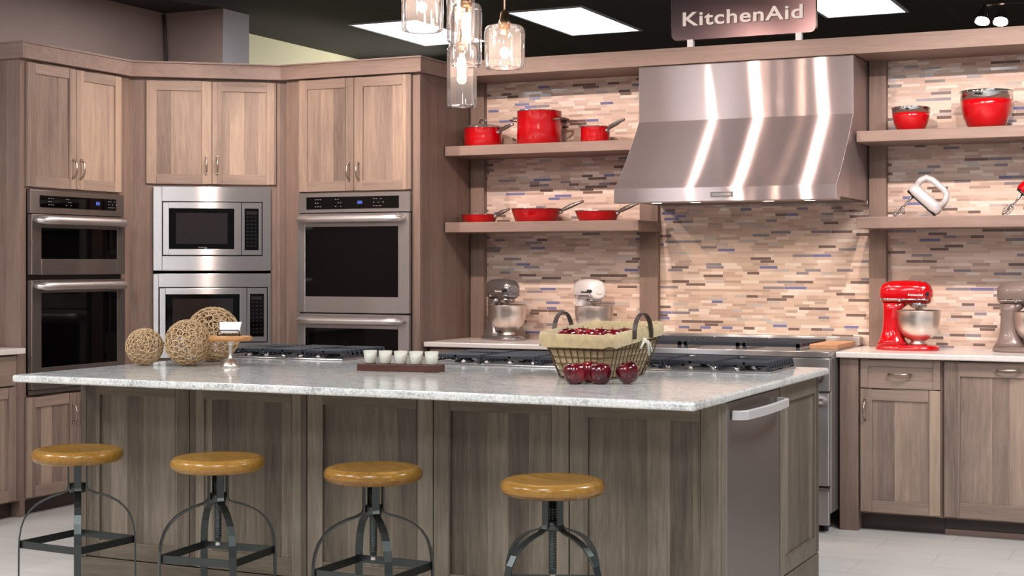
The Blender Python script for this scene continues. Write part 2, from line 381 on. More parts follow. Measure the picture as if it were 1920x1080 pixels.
# ------------------------------------------------------------------ room shell
struct(MB().box(-9, 5, -3, 15, -.1, 0).build('floor', M['floor']))
struct(MB().box(-9, 5, -3, 15, 3.214, 3.3).build('ceiling', M['ceil']))
struct(MB().box(-7.25, -7.1, -3, 9.06, 0, 3.214).build('wall_left', M['paint']))
struct(MB().box(-7.25, -7.1, 9.38, 15, 0, 3.214).build('wall_far_left', M['paintlit']))
b = MB(); b.box(-7.25, -6.575, 9.06, 9.38, 0, 3.214)
struct(b.build('wall_corner', M['paint']))
struct(MB().box(-6.575, -6.57, 9.061, 9.379, 0, 3.213).build('trim_8', M['paintlitside']))  # thin added sheet giving the column side its lit tone
struct(MB().box(-9, 5, 14.6, 14.75, 0, 3.214).build('wall_far', M['paint']))
struct(MB().box(-4.215, -.3, 8.40, 8.55, 0, 2.471).build('wall_back', M['mosaic']))
b = MB(); outer = [(-6.5, 6.252), (-5.836, 6.252), (-5.836, 7.152), (-5.155, 7.684), (-4.197, 7.684), (-4.197, 8.4)]
inner = [(-4.24, 8.4), (-4.24, 7.75), (-5.178, 7.75), (-5.90, 7.182), (-5.90, 6.32), (-6.5, 6.32)]
b.prism(outer+inner, 2.471, 2.553); b.prism([(x+(.006 if x > -6 else 0), y-.006) for x, y in outer]+inner, 2.553, 2.563)
struct(b.build('trim_1', M['case_h'], None, .002))
struct(MB().box(-4.197, -.3, 8.011, 8.45, 2.471, 2.563).build('trim_2', M['case_h'], None, .002))
for k, (a, c) in enumerate(((-4.213, -4.122), (-3.107, -2.995), (-1.773, -1.68))):
    struct(MB().box(a, c, 8.352, 8.4, .914, 2.471).build('trim_%d' % (3+k), M['case'], None, .003))
tag(MB().tube([(-7.09, 9.04, 3.2), (-7.075, 9.035, 3.1), (-7.06, 9.035, 2.9), (-7.06, 9.03, 2.6), (-7.06, 9.03, 2.2), (-7.06, 9.03, .02)], .011, 8).build('cable', M['kick']), 'dark cable running down the wall corner above the cabinets', 'cable')

# ------------------------------------------------------------------ ceiling troffers
def troffer(x, y, label):
    t = thing('ceiling_light', label, 'ceiling light', (x, y, 3.214), 0, 'ceiling light panels')
    b = MB(); o_, i_ = (.305, .62), (.285, .6)
    for s_ in (-1, 1):
        b.box(min(s_*i_[0], s_*o_[0]), max(s_*i_[0], s_*o_[0]), -o_[1], o_[1], -.012, 0); b.box(-i_[0], i_[0], min(s_*i_[1], s_*o_[1]), max(s_*i_[1], s_*o_[1]), -.012, 0)
    b.build('frame', M['frame'], t); MB().box(-.285, .285, -.6, .6, -.008, -.001).build('diffuser', M['diffuser'], t)
    return t
troffer(-5.82, 10.67, 'bright ceiling light panel behind the hanging glass jars')
troffer(-4.48, 10.67, 'bright ceiling light panel between the hanging glass jars and the sign')
troffer(-2.41, 10.67, 'bright ceiling light panel just beyond the sign at its upper edge')

# ------------------------------------------------------------------ tall oven cabinets
def carcass(parent, w_, d, openings, top=2.471, fy=.02, kick=.09, foot=.0):
    """face frame with rectangular openings (x0,x1,z0,z1) stacked upward, a closed back box behind it"""
    b = MB(); x0 = min(o[0] for o in openings); x1 = max(o[1] for o in openings)
    b.box(0, x0, fy, fy+.022, foot, top); b.box(x1, w_, fy, fy+.022, foot, top)
    zs = kick
    b.mi = 1
    for a, c, z0, z1 in openings:
        if z0 > zs+1e-4: b.box(x0, x1, fy, fy+.022, zs, z0)
        zs = z1
    b.box(x0, x1, fy, fy+.022, zs, top); b.mi = 0
    for a, c, z0, z1 in openings:
        if a > x0+1e-4: b.box(x0, a, fy, fy+.022, z0, z1)
        if c < x1-1e-4: b.box(c, x1, fy, fy+.022, z0, z1)
    b.box(0, .02, fy+.022, d, 0, top); b.box(w_-.02, w_, fy+.022, d, 0, top); b.box(.02, w_-.02, d-.01, d, 0, top); b.box(.02, w_-.02, fy+.022, d-.01, top-.02, top)
    return b.build('carcass', [M['case'], M['case_h']], parent, .002)
def door_pair(t, x0, xm, x1, z0, z1, up=True):
    hz = z0+.115 if up else z1-.115
    door(t, x0, xm-.0015, z0, z1, handle=(xm-.032, hz, 'z')); door(t, xm+.0015, x1, z0, z1, handle=(xm+.032, hz, 'z'))
def kickboard(t, w_, y=.08): MB().box(.02, w_-.02, y, y+.015, 0, .09).build('toe_kick', M['kick'], t)

tl = thing('tall_cabinet', 'tall greige wood oven cabinet at the end, with narrow oven over large oven', 'cabinet', (-5.86, 6.277, 0), PI/2, 'tall oven cabinets')
carcass(tl, .902, .61, [(.036, .816, .10, .645), (.046, .818, .65, 1.771), (.04, .806, 1.782, 2.46)])
door_pair(tl, .038, .423, .808, 1.784, 2.458); door_pair(tl, .038, .423, .808, .10, .642, False); kickboard(tl, .902)
td = thing('tall_cabinet', 'diagonal corner cabinet of greige wood holding two stacked microwaves', 'cabinet', (-5.86, 7.183, 0), math.radians(37.6), 'tall oven cabinets')
carcass(td, .868, .5, [(.076, .842, .10, .76), (.118, .808, .8, 1.827), (.076, .842, 1.84, 2.456)])
door_pair(td, .078, .46, .841, 1.842, 2.455); door_pair(td, .078, .46, .841, .10, .75, False); kickboard(td, .868)
b = MB(); b.box(.868, .915, .02, .042, 0, 2.471); b.box(-.02, .0, .02, .042, 0, 2.471); b.build('filler_strip', M['case'], td)
tr = thing('tall_cabinet', 'tall greige wood cabinet with double oven and open shelves beside it', 'cabinet', (-5.144, 7.708, 0), 0, 'tall oven cabinets')
carcass(tr, .92, .69, [(.10, .871, .10, .47), (.104, .867, .48, 1.788), (.10, .871, 1.795, 2.466)])
door_pair(tr, .102, .487, .869, 1.797, 2.464); kickboard(tr, .92)
slab_front(tr, .102, .869, .10, .46, handle=(.485, .28))

# ------------------------------------------------------------------ wall ovens (built in, local frame as the cabinets)
def window_door(parent, x0, x1, z0, z1, g, y, steel, glass=None, name='oven_door', th=.03, handle=None):
    gx0, gx1, gz0, gz1 = g; b = MB()
    b.box(x0, gx0, y, y+th, z0, z1); b.box(gx1, x1, y, y+th, z0, z1); b.box(gx0, gx1, y, y+th, z0, gz0); b.box(gx0, gx1, y, y+th, gz1, z1)
    o = b.build(name, steel, parent, .002)
    MB().box(gx0, gx1, y+.002, y+.02, gz0, gz1).build('glass', glass or M['blackglass'], o)
    if handle:
        hx0, hx1, hz = handle; h = MB()
        pts = [(hx0, y, hz), (hx0+.004, y-.03, hz)]+[(hx0+.03+(hx1-hx0-.06)*i/8, y-.048-.006*math.sin(PI*i/8), hz) for i in range(9)]+[(hx1-.004, y-.03, hz), (hx1, y, hz)]
        rings = []
        for p in pts: rings.append(p)
        h.tube(rings, [.013, .018]+[.0235]*9+[.018, .013], 16, up=(0, 0, 1)); h.build('handle', M['ovenbar'], o)
    return o
def control_panel(parent, x0, x1, z0, z1, g, y, steel, disp):
    gx0, gx1, gz0, gz1 = g; b = MB()
    b.box(x0, x1, y+.004, y+.03, z0, z1); o = b.build('control_panel', steel, parent, .002)
    p = MB().box(gx0, gx1, y, y+.01, gz0, gz1).build('touch_panel', M['blackglass'], o)
    MB().box(disp[0]-.016, disp[0]+.016, y-.001, y+.002, disp[1]-.009, disp[1]+.009).build('display', M['display'], o)
    b = MB(); rr = random.Random(3)
    for cx in (gx0+.06, gx0+.2, disp[0]+.09, disp[0]+.12):
        for i in range(3):
            for j in range(3):
                if rr.random() < .75: xx = cx+i*.017; zz = gz0+.015+j*(gz1-gz0-.03)/2; b.box(xx, xx+.009, y-.0006, y+.002, zz-.0015, zz+.0015)
    b.build('markings', M['print'], o)
ov = thing('double_oven', 'dark steel oven pair with short oven above tall oven, by the end of the row', 'oven', (-5.86, 6.277, .655), PI/2, 'built-in ovens')
Z0 = .655
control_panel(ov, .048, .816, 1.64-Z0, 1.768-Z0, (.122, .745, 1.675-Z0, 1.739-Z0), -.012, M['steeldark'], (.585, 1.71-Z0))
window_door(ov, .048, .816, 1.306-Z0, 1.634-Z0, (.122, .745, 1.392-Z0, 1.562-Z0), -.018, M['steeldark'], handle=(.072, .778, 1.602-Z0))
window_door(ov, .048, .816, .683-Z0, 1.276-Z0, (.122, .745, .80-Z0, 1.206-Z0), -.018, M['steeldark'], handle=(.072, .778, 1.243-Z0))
b = MB(); b.box(.05, .814, .012, .5, .015, 1.768-Z0); b.mi = 1; b.box(.05, .814, -.004, .012, .0, .024); b.build('housing', [M['black'], M['steeldark']], ov)
ov2 = thing('double_oven', 'bright steel double oven with large black windows, nearest the open shelves', 'oven', (-5.144, 7.708, .482), 0, 'built-in ovens')
Z0 = .482
control_panel(ov2, .104, .867, 1.669-Z0, 1.785-Z0, (.165, .795, 1.69-Z0, 1.762-Z0), -.012, M['steel'], (.535, 1.727-Z0))
window_door(ov2, .104, .867, 1.078-Z0, 1.662-Z0, (.160, .795, 1.172-Z0, 1.585-Z0), -.018, M['steel'], handle=(.128, .83, 1.628-Z0))
window_door(ov2, .104, .867, .49-Z0, 1.068-Z0, (.160, .795, .58-Z0, .985-Z0), -.018, M['steel'], handle=(.128, .83, 1.03-Z0))
MB().box(.106, .865, .012, .55, .0, 1.785-Z0).build('housing', M['black'], ov2)

# ------------------------------------------------------------------ built-in microwaves
def microwave(label, z, inner, zi, split, cz):
    t = thing('built_in_microwave', label, 'microwave', (-5.86, 7.183, z), math.radians(37.6), 'built-in microwaves')
    x0, x1 = inner; z0, z1 = zi; b = MB(); H_ = .5
    b.box(.118, x0-.006, -.01, .015, 0, H_); b.box(x1+.006, .808, -.01, .015, 0, H_); b.box(x0-.006, x1+.006, -.01, .015, 0, z0-.006); b.box(x0-.006, x1+.006, -.01, .015, z1+.006, H_)
    b.build('trim_kit', M['steel'], t, .002)
    MB().box(x0-.006, x1+.006, .008, .35, z0-.006, z1+.006).build('housing', M['black'], t)
    d = window_door(t, x0, split-.004, z0, z1, (x0+.034, split-.045, z0+.036, z1-.036), -.018, M['steel'], M['blackglass'], 'microwave_door', .026)
    MB().box(x0+.075, split-.085, -.0172, -.01, z0+.066, z1-.062).build('window_mesh', M['mwglass'], d)
    text_mesh('KitchenAid', .05, .008, .0006, 'lettering', M['print'], d, Matrix.Translation(((x0+split)/2, -.0166, z0+.046)), .01)
    c = MB().box(split, x1, -.016, .008, z0, z1).build('control_frame', M['steel'], t, .002)
    p = MB().box(split+.016, x1-.018, -.0185, -.012, z0+.03, z1-.034).build('keypad', M['blackglass'], c)
    b = MB(); xa = split+.022; xb = x1-.024
    for r_ in range(9):
        for k in range(3):
            xx = xa+(xb-xa)*(k+.5)/3; zz = z0+.055+(z1-z0-.14)*r_/8
            b.box(xx-.006, xx+.006, -.0195, -.018, zz-.0035, zz+.0035)
    b.build('keys', M['print'] if 0 else M['mwglass'], c)
    MB().box(xa+.004, xb-.004, -.0195, -.018, z1-.07, z1-.05).build('display', M['mwglass'], c)
    return t
microwave('upper steel built-in microwave directly under the corner cabinet doors', 1.325, (.175, .753), (.093, .406), .636, 0)
microwave('lower steel built-in microwave behind the twine balls', .806, (.155, .784), (.093, .414), .668, 0)

# ------------------------------------------------------------------ base cabinets and counters along the walls
bl = thing('base_cabinet', 'wood base cabinet with drawer over door beside the end oven cabinet', 'cabinet', (-5.86, 5.5, 0), PI/2)
b = MB(); b.box(.0, .775, .02, .61, .09, .884); b.build('carcass', M['case'], bl, .002)
slab_front(bl, .02, .728, .715, .873, handle=(.37, .79)); door(bl, .02, .372, .1, .705, handle=(.335, .6, 'z')); door(bl, .376, .728, .1, .705, handle=(.41, .6, 'z')); MB().box(.02, .775, .08, .6, 0, .09).build('toe_kick', M['kick'], bl)
tag(MB().box(-6.47, -5.825, 5.48, 6.262, .884, .914).build('countertop', M['quartz'], None, .004), 'short cream countertop butting against the end oven cabinet', 'countertop')

bm_ = thing('base_cabinet', 'wood base cabinet under the counter with silver and white mixers', 'cabinet', (-4.21, 7.80, 0), 0)
MB().box(0, 1.2, .02, .59, .09, .884).build('carcass', M['case'], bm_, .002)
for k in range(3): slab_front(bm_, .01+.397*k, .4+.397*k, .73, .875, handle=(.205+.397*k, .8)); door(bm_, .01+.397*k, .4+.397*k, .1, .72, handle=(.05+.397*k, .62, 'z'))
MB().box(.02, 1.19, .09, .11, 0, .09).build('toe_kick', M['kick'], bm_)
tag(MB().box(-4.219, -3.0, 7.756, 8.398, .885, .914).build('countertop', M['quartz'], None, .006, 3), 'cream countertop under the silver and white stand mixers', 'countertop')

br_ = thing('base_cabinet', 'wood base cabinet with one drawer over one door, next to the range', 'cabinet', (-1.804, 7.80, 0), 0)
b = MB(); b.box(0, .095, -.01, .59, 0, .884); b.box(.095, .512, .02, .59, .09, .884); b.build('carcass', M['case'], br_, .002)
door(br_, .104, .503, .733, .878, fr=.036, name='drawer', mats=(M['door_h'], M['door_h']), handle=(.303, .806, 'x', .11))
door(br_, .104, .503, .10, .727, handle=(.128, .62, 'z', .1)); MB().box(.097, .512, .085, .1, .0, .09).build('toe_kick', M['kick'], br_)
bp = thing('base_cabinet', 'wide single-panel wood base cabinet with a cup pull at the top', 'cabinet', (-1.29, 7.80, 0), 0)
MB().box(0, .9, .02, .59, .09, .884).build('carcass', M['case'], bp, .002)
door(bp, .008, .62, .10, .878, fr=.075, handle=(.314, .842, 'x', .12)); door(bp, .626, .892, .1, .878, handle=(.66, .6, 'z')); MB().box(0, .9, .085, .1, 0, .09).build('toe_kick', M['kick'], bp)
MB().box(0, .9, .075, .085, 0, .028).build('base_shoe', M['case_h'], bp)
tag(MB().box(-1.818, -.38, 7.756, 8.398, .885, .914).build('countertop', M['quartz'], None, .006, 3), 'cream countertop under the red stand mixer', 'countertop')

# ------------------------------------------------------------------ floating shelves
G = 'floating shelves'
def shelf(x0, x1, z0, z1, label):
    tag(MB().box(x0, x1, 8.016, 8.399, z0, z1).build('floating_shelf', M['case_h'], None, .003), label, 'shelf', G)
shelf(-4.213, -3.0, 2.006, 2.064, 'thick wood shelf carrying three red pots')
shelf(-4.213, -2.99, 1.552, 1.612, 'thick wood shelf carrying three red skillets')
shelf(-1.768, -.35, 2.006, 2.064, 'thick wood shelf carrying the red mixing bowls')
shelf(-1.768, -.35, 1.552, 1.612, 'thick wood shelf carrying the hand mixers')

# ------------------------------------------------------------------ range hood
hd = thing('range_hood', 'large brushed stainless range hood over the range', 'range hood', (-2.38, 8.399, 1.69), 0)
W = .6
b = MB(); prof = [(0, .0), (0, .78), (-.399, .775), (-.399, .466), (-.76, .085), (-.78, .08), (-.78, .002), (-.775, 0)]
curve = [(-.399, .466)]
for i in range(1, 7):
    t = i/7; curve.append((-.399-.37*t, .466-.385*t-.018*math.sin(PI*t)))
prof = [(0, 0), (0, .775), (-.395, .775), (-.399, .77)]+curve+[(-.778, .08), (-.782, .075), (-.782, .004), (-.778, 0), (-.7, 0), (-.7, .02), (-.05, .02), (-.05, 0)]
b.prismx(prof, -W, W); b.build('canopy', M['hood'], hd, .0015)
b = MB(); b.box(-.58, .58, -.69, -.06, .012, .03); b.build('filter_panel', M['steeldark'], hd)
for x in (-.42, -.2, .2, .42):
    b = MB(); b.T = Matrix.Translation((x, -.62, 0)); b.lathe([(.034, .014), (.034, .004), (.001, .003)], 16); l_ = b.build('hood_lamp', M['puck'], hd)
for x in (-.42, -.2, .2, .42):
    lamp('SPOT', 'hood_spot', (-2.38+x, 7.80, 1.685), (-2.38+x, 8.1, .95), 9, (1, .76, .56), .03, 120, .8)
b = MB(); b.box(.0-.06, .06, -.7845, -.781, .024, .05); b.mi = 1; b.box(-.052, .052, -.786, -.784, .03, .044); b.build('name_plate', [M['chrome'], M['steeldark']], hd)

# ------------------------------------------------------------------ range
rg_ = thing('range', 'stainless pro range under the hood behind the island', 'range', (-2.395, 7.66, 0), 0)
b = MB(); b.box(-.58, .58, .0, .72, .1, .89); b.box(-.575, .575, -.03, .72, .89, .92); b.build('body', M['steel'], rg_, .004)
MB().box(-.58, .58, -.03, .0, .72, .888).build('knob_panel', M['steel'], rg_, .006)
for k in range(8):
    x = -.52+.1486*k; b = MB(); b.cyl((x, -.03, .80), (x, -.042, .80), .034, 20); b.mi = 1; b.cyl((x, -.042, .80), (x, -.075, .80), .024, 20); b.build('knob', [M['bar'], M['steeldark']], rg_)
for x0, x1 in ((-.575, .17), (.18, .575)):
    o = MB().box(x0, x1, -.03, 0, .24, .71).build('oven_door', M['steel'], rg_, .006); MB().box(x0+.1, x1-.1, -.032, -.01, .34, .58).build('glass', M['blackglass'], o)
    h = MB(); h.cyl((x0+.02, -.075, .672), (x1-.02, -.075, .672), .016, 16)
    for x in (x0+.05, x1-.05): h.box(x-.014, x+.014, -.075, -.03, .66, .684)
    h.build('handle', M['bar'], o)
o = MB().box(-.575, .575, -.025, .0, .04, .22).build('kick_panel', M['steel'], rg_, .006)
h = MB(); h.box(-.5, .575, -.04, -.025, .215, .232); h.build('rail', M['bar'], rg_)
for x in (-.53, .53):
    for y in (.06, .66): MB().cyl((x, y, 0), (x, y, .1), .02, 12).build('foot', M['black'], rg_)
for k in range(3):
    b = MB(); xc = -.385+.32*k; x0, x1 = xc-.15, xc+.15
    for x in (x0, x1-.016): b.box(x, x+.016, .03, .6, .935, .953)
    for i in range(7): y = .03+.092*i; b.box(x0, x1, y, y+.014, .937, .955)
    for x in (x0, x1-.016):
        for y in (.03, .585): b.box(x, x+.016, y, y+.015, .92, .94)
    b.build('grate', M['iron'], rg_)
MB().box(-.58, .58, .66, .735, .92, .965).build('back_riser', M['steel'], rg_, .003)
tag(MB().box(-1.98, -1.83, 7.86, 8.28, .9203, .945).build('cutting_board', M['board'], None, .003), 'small brown wood board lying on the corner of the range top', 'board')

# ------------------------------------------------------------------ sign on the cornice
sg = thing('shop_sign', 'metal KitchenAid sign standing on white posts above the range hood', 'sign', (-2.415, 8.12, 2.563), 0)
b = MB(); R_ = .035; pts = []
for cx, cz, a0 in ((.412-R_, .39-R_, 0), (-.412+R_, .39-R_, 90), (-.412+R_, .05+R_, 180), (.412-R_, .05+R_, 270)):
    for i in range(7): a = math.radians(a0+15*i); pts.append((cx+R_*math.cos(a), cz+R_*math.sin(a)))
b.prismy(pts, -.012, .012); b.build('sign_board', M['signmetal'], sg, .003)
text_mesh('KitchenAid', .68, .078, .022, 'lettering', M['letter'], sg, Matrix.Translation((.0, -.013, .168)), .018)
for x in (-.3, .315): MB().box(x-.017, x+.017, -.017, .017, 0, .055).build('post', M['card'], sg, .002)

# ------------------------------------------------------------------ track light beyond the cornice
tk = thing('track_light', 'silver three-head track light glowing above the cornice near the corner', 'track light', (-1.26, 10, 3.214), 0)
b = MB(); b.cyl((0, 0, 0), (0, 0, -.2), .008, 10); b.tube([(-.16, .03, -.21), (0, 0, -.2), (.2, -.03, -.22)], .009, 8); b.box(-.05, .05, -.05, .05, -.02, 0); b.build('rail', M['strap'], tk)
for x, z, d in ((-.13, -.21, (-.1, -.5, -1)), (-.03, -.22, (.0, -.5, -1)), (.13, -.22, (.6, -.5, -.6))):
    dv = Vector(d).normalized(); p = Vector((x, 0, z)); b = MB()
    b.tube([p, p+dv*.03, p+dv*.07, p+dv*.12], [.012, .024, .034, .05], 16, cap=False); h = b.build('lamp_head', M['chrome'], tk)
    q = p+dv*.10; MB().ball(tuple(q), .036, 14).build('bulb', M['halogen'], h)
    lamp('POINT', 'track_head_light', (-1.26+q.x, 10-.06, 3.214+q.z-.03), None, 4, (1, .85, .65), .02)

# ------------------------------------------------------------------ pendants
def pendant(x, y, zb, r, h, label, shoulder=.02):
    t = thing('pendant_light', label, 'pendant light', (x, y, 3.213), 0, 'glass jar pendants over the island')
    z0 = zb-3.213; z1 = z0+h; b = MB()
    b.lathe([(.001, z0+.012), (r*.45, z0+.010), (r*.75, z0+.003), (r*.9, z0+.001), (r*.98, z0+.008), (r, z0+.02), (r, z0+h*.5), (r, z1-.035), (r*.97, z1-.018), (r*.85, z1-.006), (r*.55, z1), (.026, z1+.004), (.022, z1+.02)], 40, cap=False)
    g = b.build('glass_shade', M['glass'], t)
    b = MB(); b.lathe([(.006, z1+.06), (.016, z1+.05), (.02, z1+.02), (.024, z1+.018), (.024, z1-.015), (.014, z1-.02), (.013, z1-.04)], 18); b.build('socket', M['brass'], t)
    bl_ = .024 if h < .2 else .017
    b = MB(); L_ = min(.11, h*.55)
    if r > .08: b.ball((0, 0, z1-.07), .026, 18); b.lathe([(.012, z1-.05), (.012, z1-.035)], 14)
    else: b.lathe([(.008, z1-.038), (bl_*.6, z1-.05), (bl_, z1-.07), (bl_, z1-.04-L_*.75), (bl_*.7, z1-.04-L_*.93), (.001, z1-.04-L_)], 16); b.build('bulb', M['bulb'], t)
    b = MB(); b.cyl((0, 0, z1+.055), (0, 0, -.02), .0035, 8); b.build('cord', M['cord'], t)
    MB().lathe([(.05, 0), (.05, -.012), (.012, -.022)], 20).build('ceiling_cap', M['brass'], t)
    lamp('POINT', 'pendant_glow', (x, y, zb+h*.5), None, 5, (1, .76, .6), .02)
    return t
pendant(-2.97, 5.454, 2.312, .086, .26, 'wide glass jar pendant with its top cut off, leading the cluster')
pendant(-2.944, 5.745, 2.303, .060, .28, 'glass pendant half hidden behind the tall glass cylinder')
pendant(-2.750, 5.416, 2.152, .062, .255, 'tall glass cylinder pendant overlapping the lowest one')
pendant(-2.835, 5.542, 2.005, .061, .26, 'lowest hanging narrow glass cylinder pendant')
pendant(-2.667, 5.597, 2.160, .083, .18, 'short squat glass jar pendant nearest the range hood')

# ------------------------------------------------------------------ island
isl = thing('kitchen_island', 'long grey-brown wood island base with five recessed panels', 'island', (-4.44, 5.10, 0), 0)
IL, ID = 2.84, 1.42
b = MB(); b.box(.0, IL-.64, .022, ID, .115, .882); b.box(IL-.64, IL, .022, .078, .115, .882); b.box(IL-.64, IL-.022, .79, ID, .115, .882); b.box(.0, .03, 0, .022, .115, .882)
b.build('carcass', M['isl'], isl, .002)
b = MB(); b.box(.0, IL, .004, ID, 0, .115); b.build('plinth', M['isl_h'], isl, .003)
xs = [.03, .571, 1.142, 1.709, 2.270, IL]
for x0, x1 in zip(xs, xs[1:]): door(isl, x0+.002, x1-.002, .121, .88, 0, .07, (M['isl'], M['isl_h']), 'back_panel', None, .022, .011)
b = MB(); b.T = Matrix.Translation((IL, .79, 0)) @ Matrix.Rotation(PI/2, 4, 'Z')
x0, x1, z0, z1, fr = .004, ID-.79, .121, .88, .07
b.box(x0, x0+fr, 0, .02, z0, z1); b.box(x1-fr, x1, 0, .02, z0, z1); b.mi = 1; b.box(x0+fr, x1-fr, 0, .02, z0, z0+fr); b.box(x0+fr, x1-fr, 0, .02, z1-fr, z1); b.mi = 0; b.box(x0+fr-.002, x1-fr+.002, .011, .018, z0+fr-.002, z1-fr+.002)
b.build('end_panel', [M['isl'], M['isl_h']], isl, .002)
tag(MB().box(-4.468, -1.565, 4.722, 6.56, .884, .914).build('countertop', M['granite'], None, .009, 3), 'large pale speckled granite countertop on the island', 'countertop')
dw = thing('dishwasher', 'stainless dishwasher built into the island end', 'dishwasher', (-1.6, 5.185, 0), PI/2)
MB().box(0, .698, .0, .03, .125, .872).build('door', M['dish'], dw, .004)
MB().box(.005, .693, .03, .6, .117, .87).build('tub', M['black'], dw)
h = MB(); pts = [(.05, -.002, .825), (.055, -.03, .825)]+[(.08+.54*i/8, -.05-.012*math.sin(PI*i/8), .825) for i in range(9)]+[(.645, -.03, .825), (.65, -.002, .825)]
h.tube(pts, .01, flat=(.017, .008), up=(0, 0, 1)); h.build('handle', M['pull'], dw, .004)
b = MB(); b.box(.10, .17, -.002, .002, .15, .18); b.build('badge', M['steeldark'], dw)

# ------------------------------------------------------------------ cooktops let into the island
GC = 'gas cooktops on the island'
def cooktop(x, y, w_, d, label):
    t = thing('gas_cooktop', label, 'cooktop', (x, y, .914), 0, GC)
    b = MB(); b.box(-w_/2, w_/2, -d/2, d/2, .0, .008); b.build('pan', M['steel'], t, .004)
    n = 3; g = w_/n
    for k in range(n):
        b = MB(); x0 = -w_/2+g*k+.008; x1 = x0+g-.016; y0, y1 = -d/2+.012, d/2-.012
        m_ = 11
        for i in range(m_):
            yy = y0+(y1-y0-.013)*i/(m_-1); b.box(x0+.012, x1-.012, yy, yy+.013, .032, .046)
            for xa, xb in ((x0, x0+.012), (x1, x1-.012)): b.prismy([(xa, .016), (xa+(xb-xa)*.8, .016), (xb, .032), (xb, .046), (xa+(xb-xa)*.6, .043)], yy, yy+.013)
        for xx in (x0, x1-.01): b.box(xx, xx+.01, y0, y1, .013, .02)
        b.box((x0+x1)/2-.007, (x0+x1)/2+.007, y0, y1, .03, .045)
        for xx in (x0, x1-.016):
            for yy in (y0, (y0+y1)/2, y1-.016): b.box(xx, xx+.016, yy, yy+.016, .006, .019)
        b.build('grate', M['iron'], t, .002)
        for yy in ((-.11, .11) if k != 1 else (0,)):
            c = MB(); c.lathe([(.045, .007), (.045, .014), (.034, .016), (.034, .024), (.001, .025)], 20, ((x0+x1)/2, yy)); c.build('burner', M['black'], t)
    for k in range(5):
        c = MB(); xx = -.2+.1*k; c.lathe([(.016, .007), (.015, .022), (.001, .023)], 14, (xx*w_/.7, -d/2+.026)); c.build('knob', M['bar'], t)
    return t
cooktop(-4.06, 6.27, .68, .43, 'black gas cooktop behind the twine balls and cake stand')
cooktop(-2.86, 6.25, .80, .43, 'black gas cooktop behind the row of candles')
cooktop(-2.04, 6.285, .70, .42, 'black gas cooktop behind the apple basket at the dishwasher end')

# ------------------------------------------------------------------ things on the island
def twine_ball(x, y, r, label, seed):
    rr = random.Random(seed)
    bm = bmesh.new(); bmesh.ops.create_icosphere(bm, subdivisions=3, radius=1); b = MB()
    rot = Matrix.Rotation(rr.random()*3, 3, 'X') @ Matrix.Rotation(rr.random()*3, 3, 'Y')
    bm.faces.ensure_lookup_table()
    for layer, sc in ((0, 1.0), (1, .955), (2, .91)):
        q = rot @ Matrix.Rotation(.9*layer, 3, 'Z') @ Matrix.Rotation(.7*layer, 3, 'X')
        cen = {f.index: (q @ f.calc_center_median().normalized()) for f in bm.faces}
        jit = {i: Vector((rr.uniform(-1, 1), rr.uniform(-1, 1), rr.uniform(-1, 1)))*.035 for i in cen}
        for e in bm.edges:
            f = [c.index for c in e.link_faces]
            if len(f) != 2: continue
            p0 = (cen[f[0]]+jit[f[0]]).normalized(); p1 = (cen[f[1]]+jit[f[1]]).normalized()
            mid = ((p0+p1)/2).normalized()*1.012; rad = r-.004
            b.tube([p0*rad*sc, mid*rad*sc, p1*rad*sc], r*(.018+.009*rr.random()), 5, cap=False)
    bm.free()
    return tag(b.build('twine_ball', M['twine'], None, loc=(x, y, .914+r-.0005)), label, 'decorative ball', 'woven twine balls')
twine_ball(-4.332, 5.39, .085, 'smallest woven twine ball at the island end', 1)
twine_ball(-4.150, 5.462, .104, 'middle-sized woven twine ball in front of the largest', 2)
twine_ball(-4.235, 5.76, .127, 'largest woven twine ball behind the middle one', 3)

cs = thing('cake_stand', 'silver pedestal stand with round amber wood top on the island', 'cake stand', (-3.93, 5.47, .914), 0)
MB().lathe([(.038, 0), (.04, .004), (.036, .012), (.028, .026), (.014, .036), (.009, .044), (.008, .075), (.011, .085), (.009, .095), (.013, .108), (.03, .116), (.001, .117)], 28).build('pedestal', M['bowl'], cs)
MB().lathe([(.001, .116), (.088, .116), (.094, .12), (.094, .133), (.088, .137), (.001, .137)], 40).build('plate', M['amber'], cs)
pc = thing('place_card', 'blank white card on a small black wire easel on the cake stand', 'card', (-3.935, 5.47, 1.0512), math.radians(25), None)
b = MB(); b.T = Matrix.Translation((0, .004, .012)) @ Matrix.Rotation(math.radians(-18), 4, 'X'); b.prismy([(-.042, 0), (.042, 0), (.05, .05), (-.047, .05)], -.001, .001); b.build('card', M['card'], pc)
b = MB(); b.tube([(-.05, -.012, .0025), (-.05, -.004, .018), (-.045, -.006, .024), (.04, -.006, .024), (.046, -.004, .018), (.046, -.012, .0025)], .0025, 6); b.tube([(-.05, -.012, .0025), (-.05, .03, .0025), (.046, .03, .0025), (.046, -.012, .0025)], .0025, 6); b.tube([(-.04, -.004, .02), (-.04, .008, .012), (.038, .008, .012), (.038, -.004, .02)], .002, 6); b.build('easel', M['black'], pc)

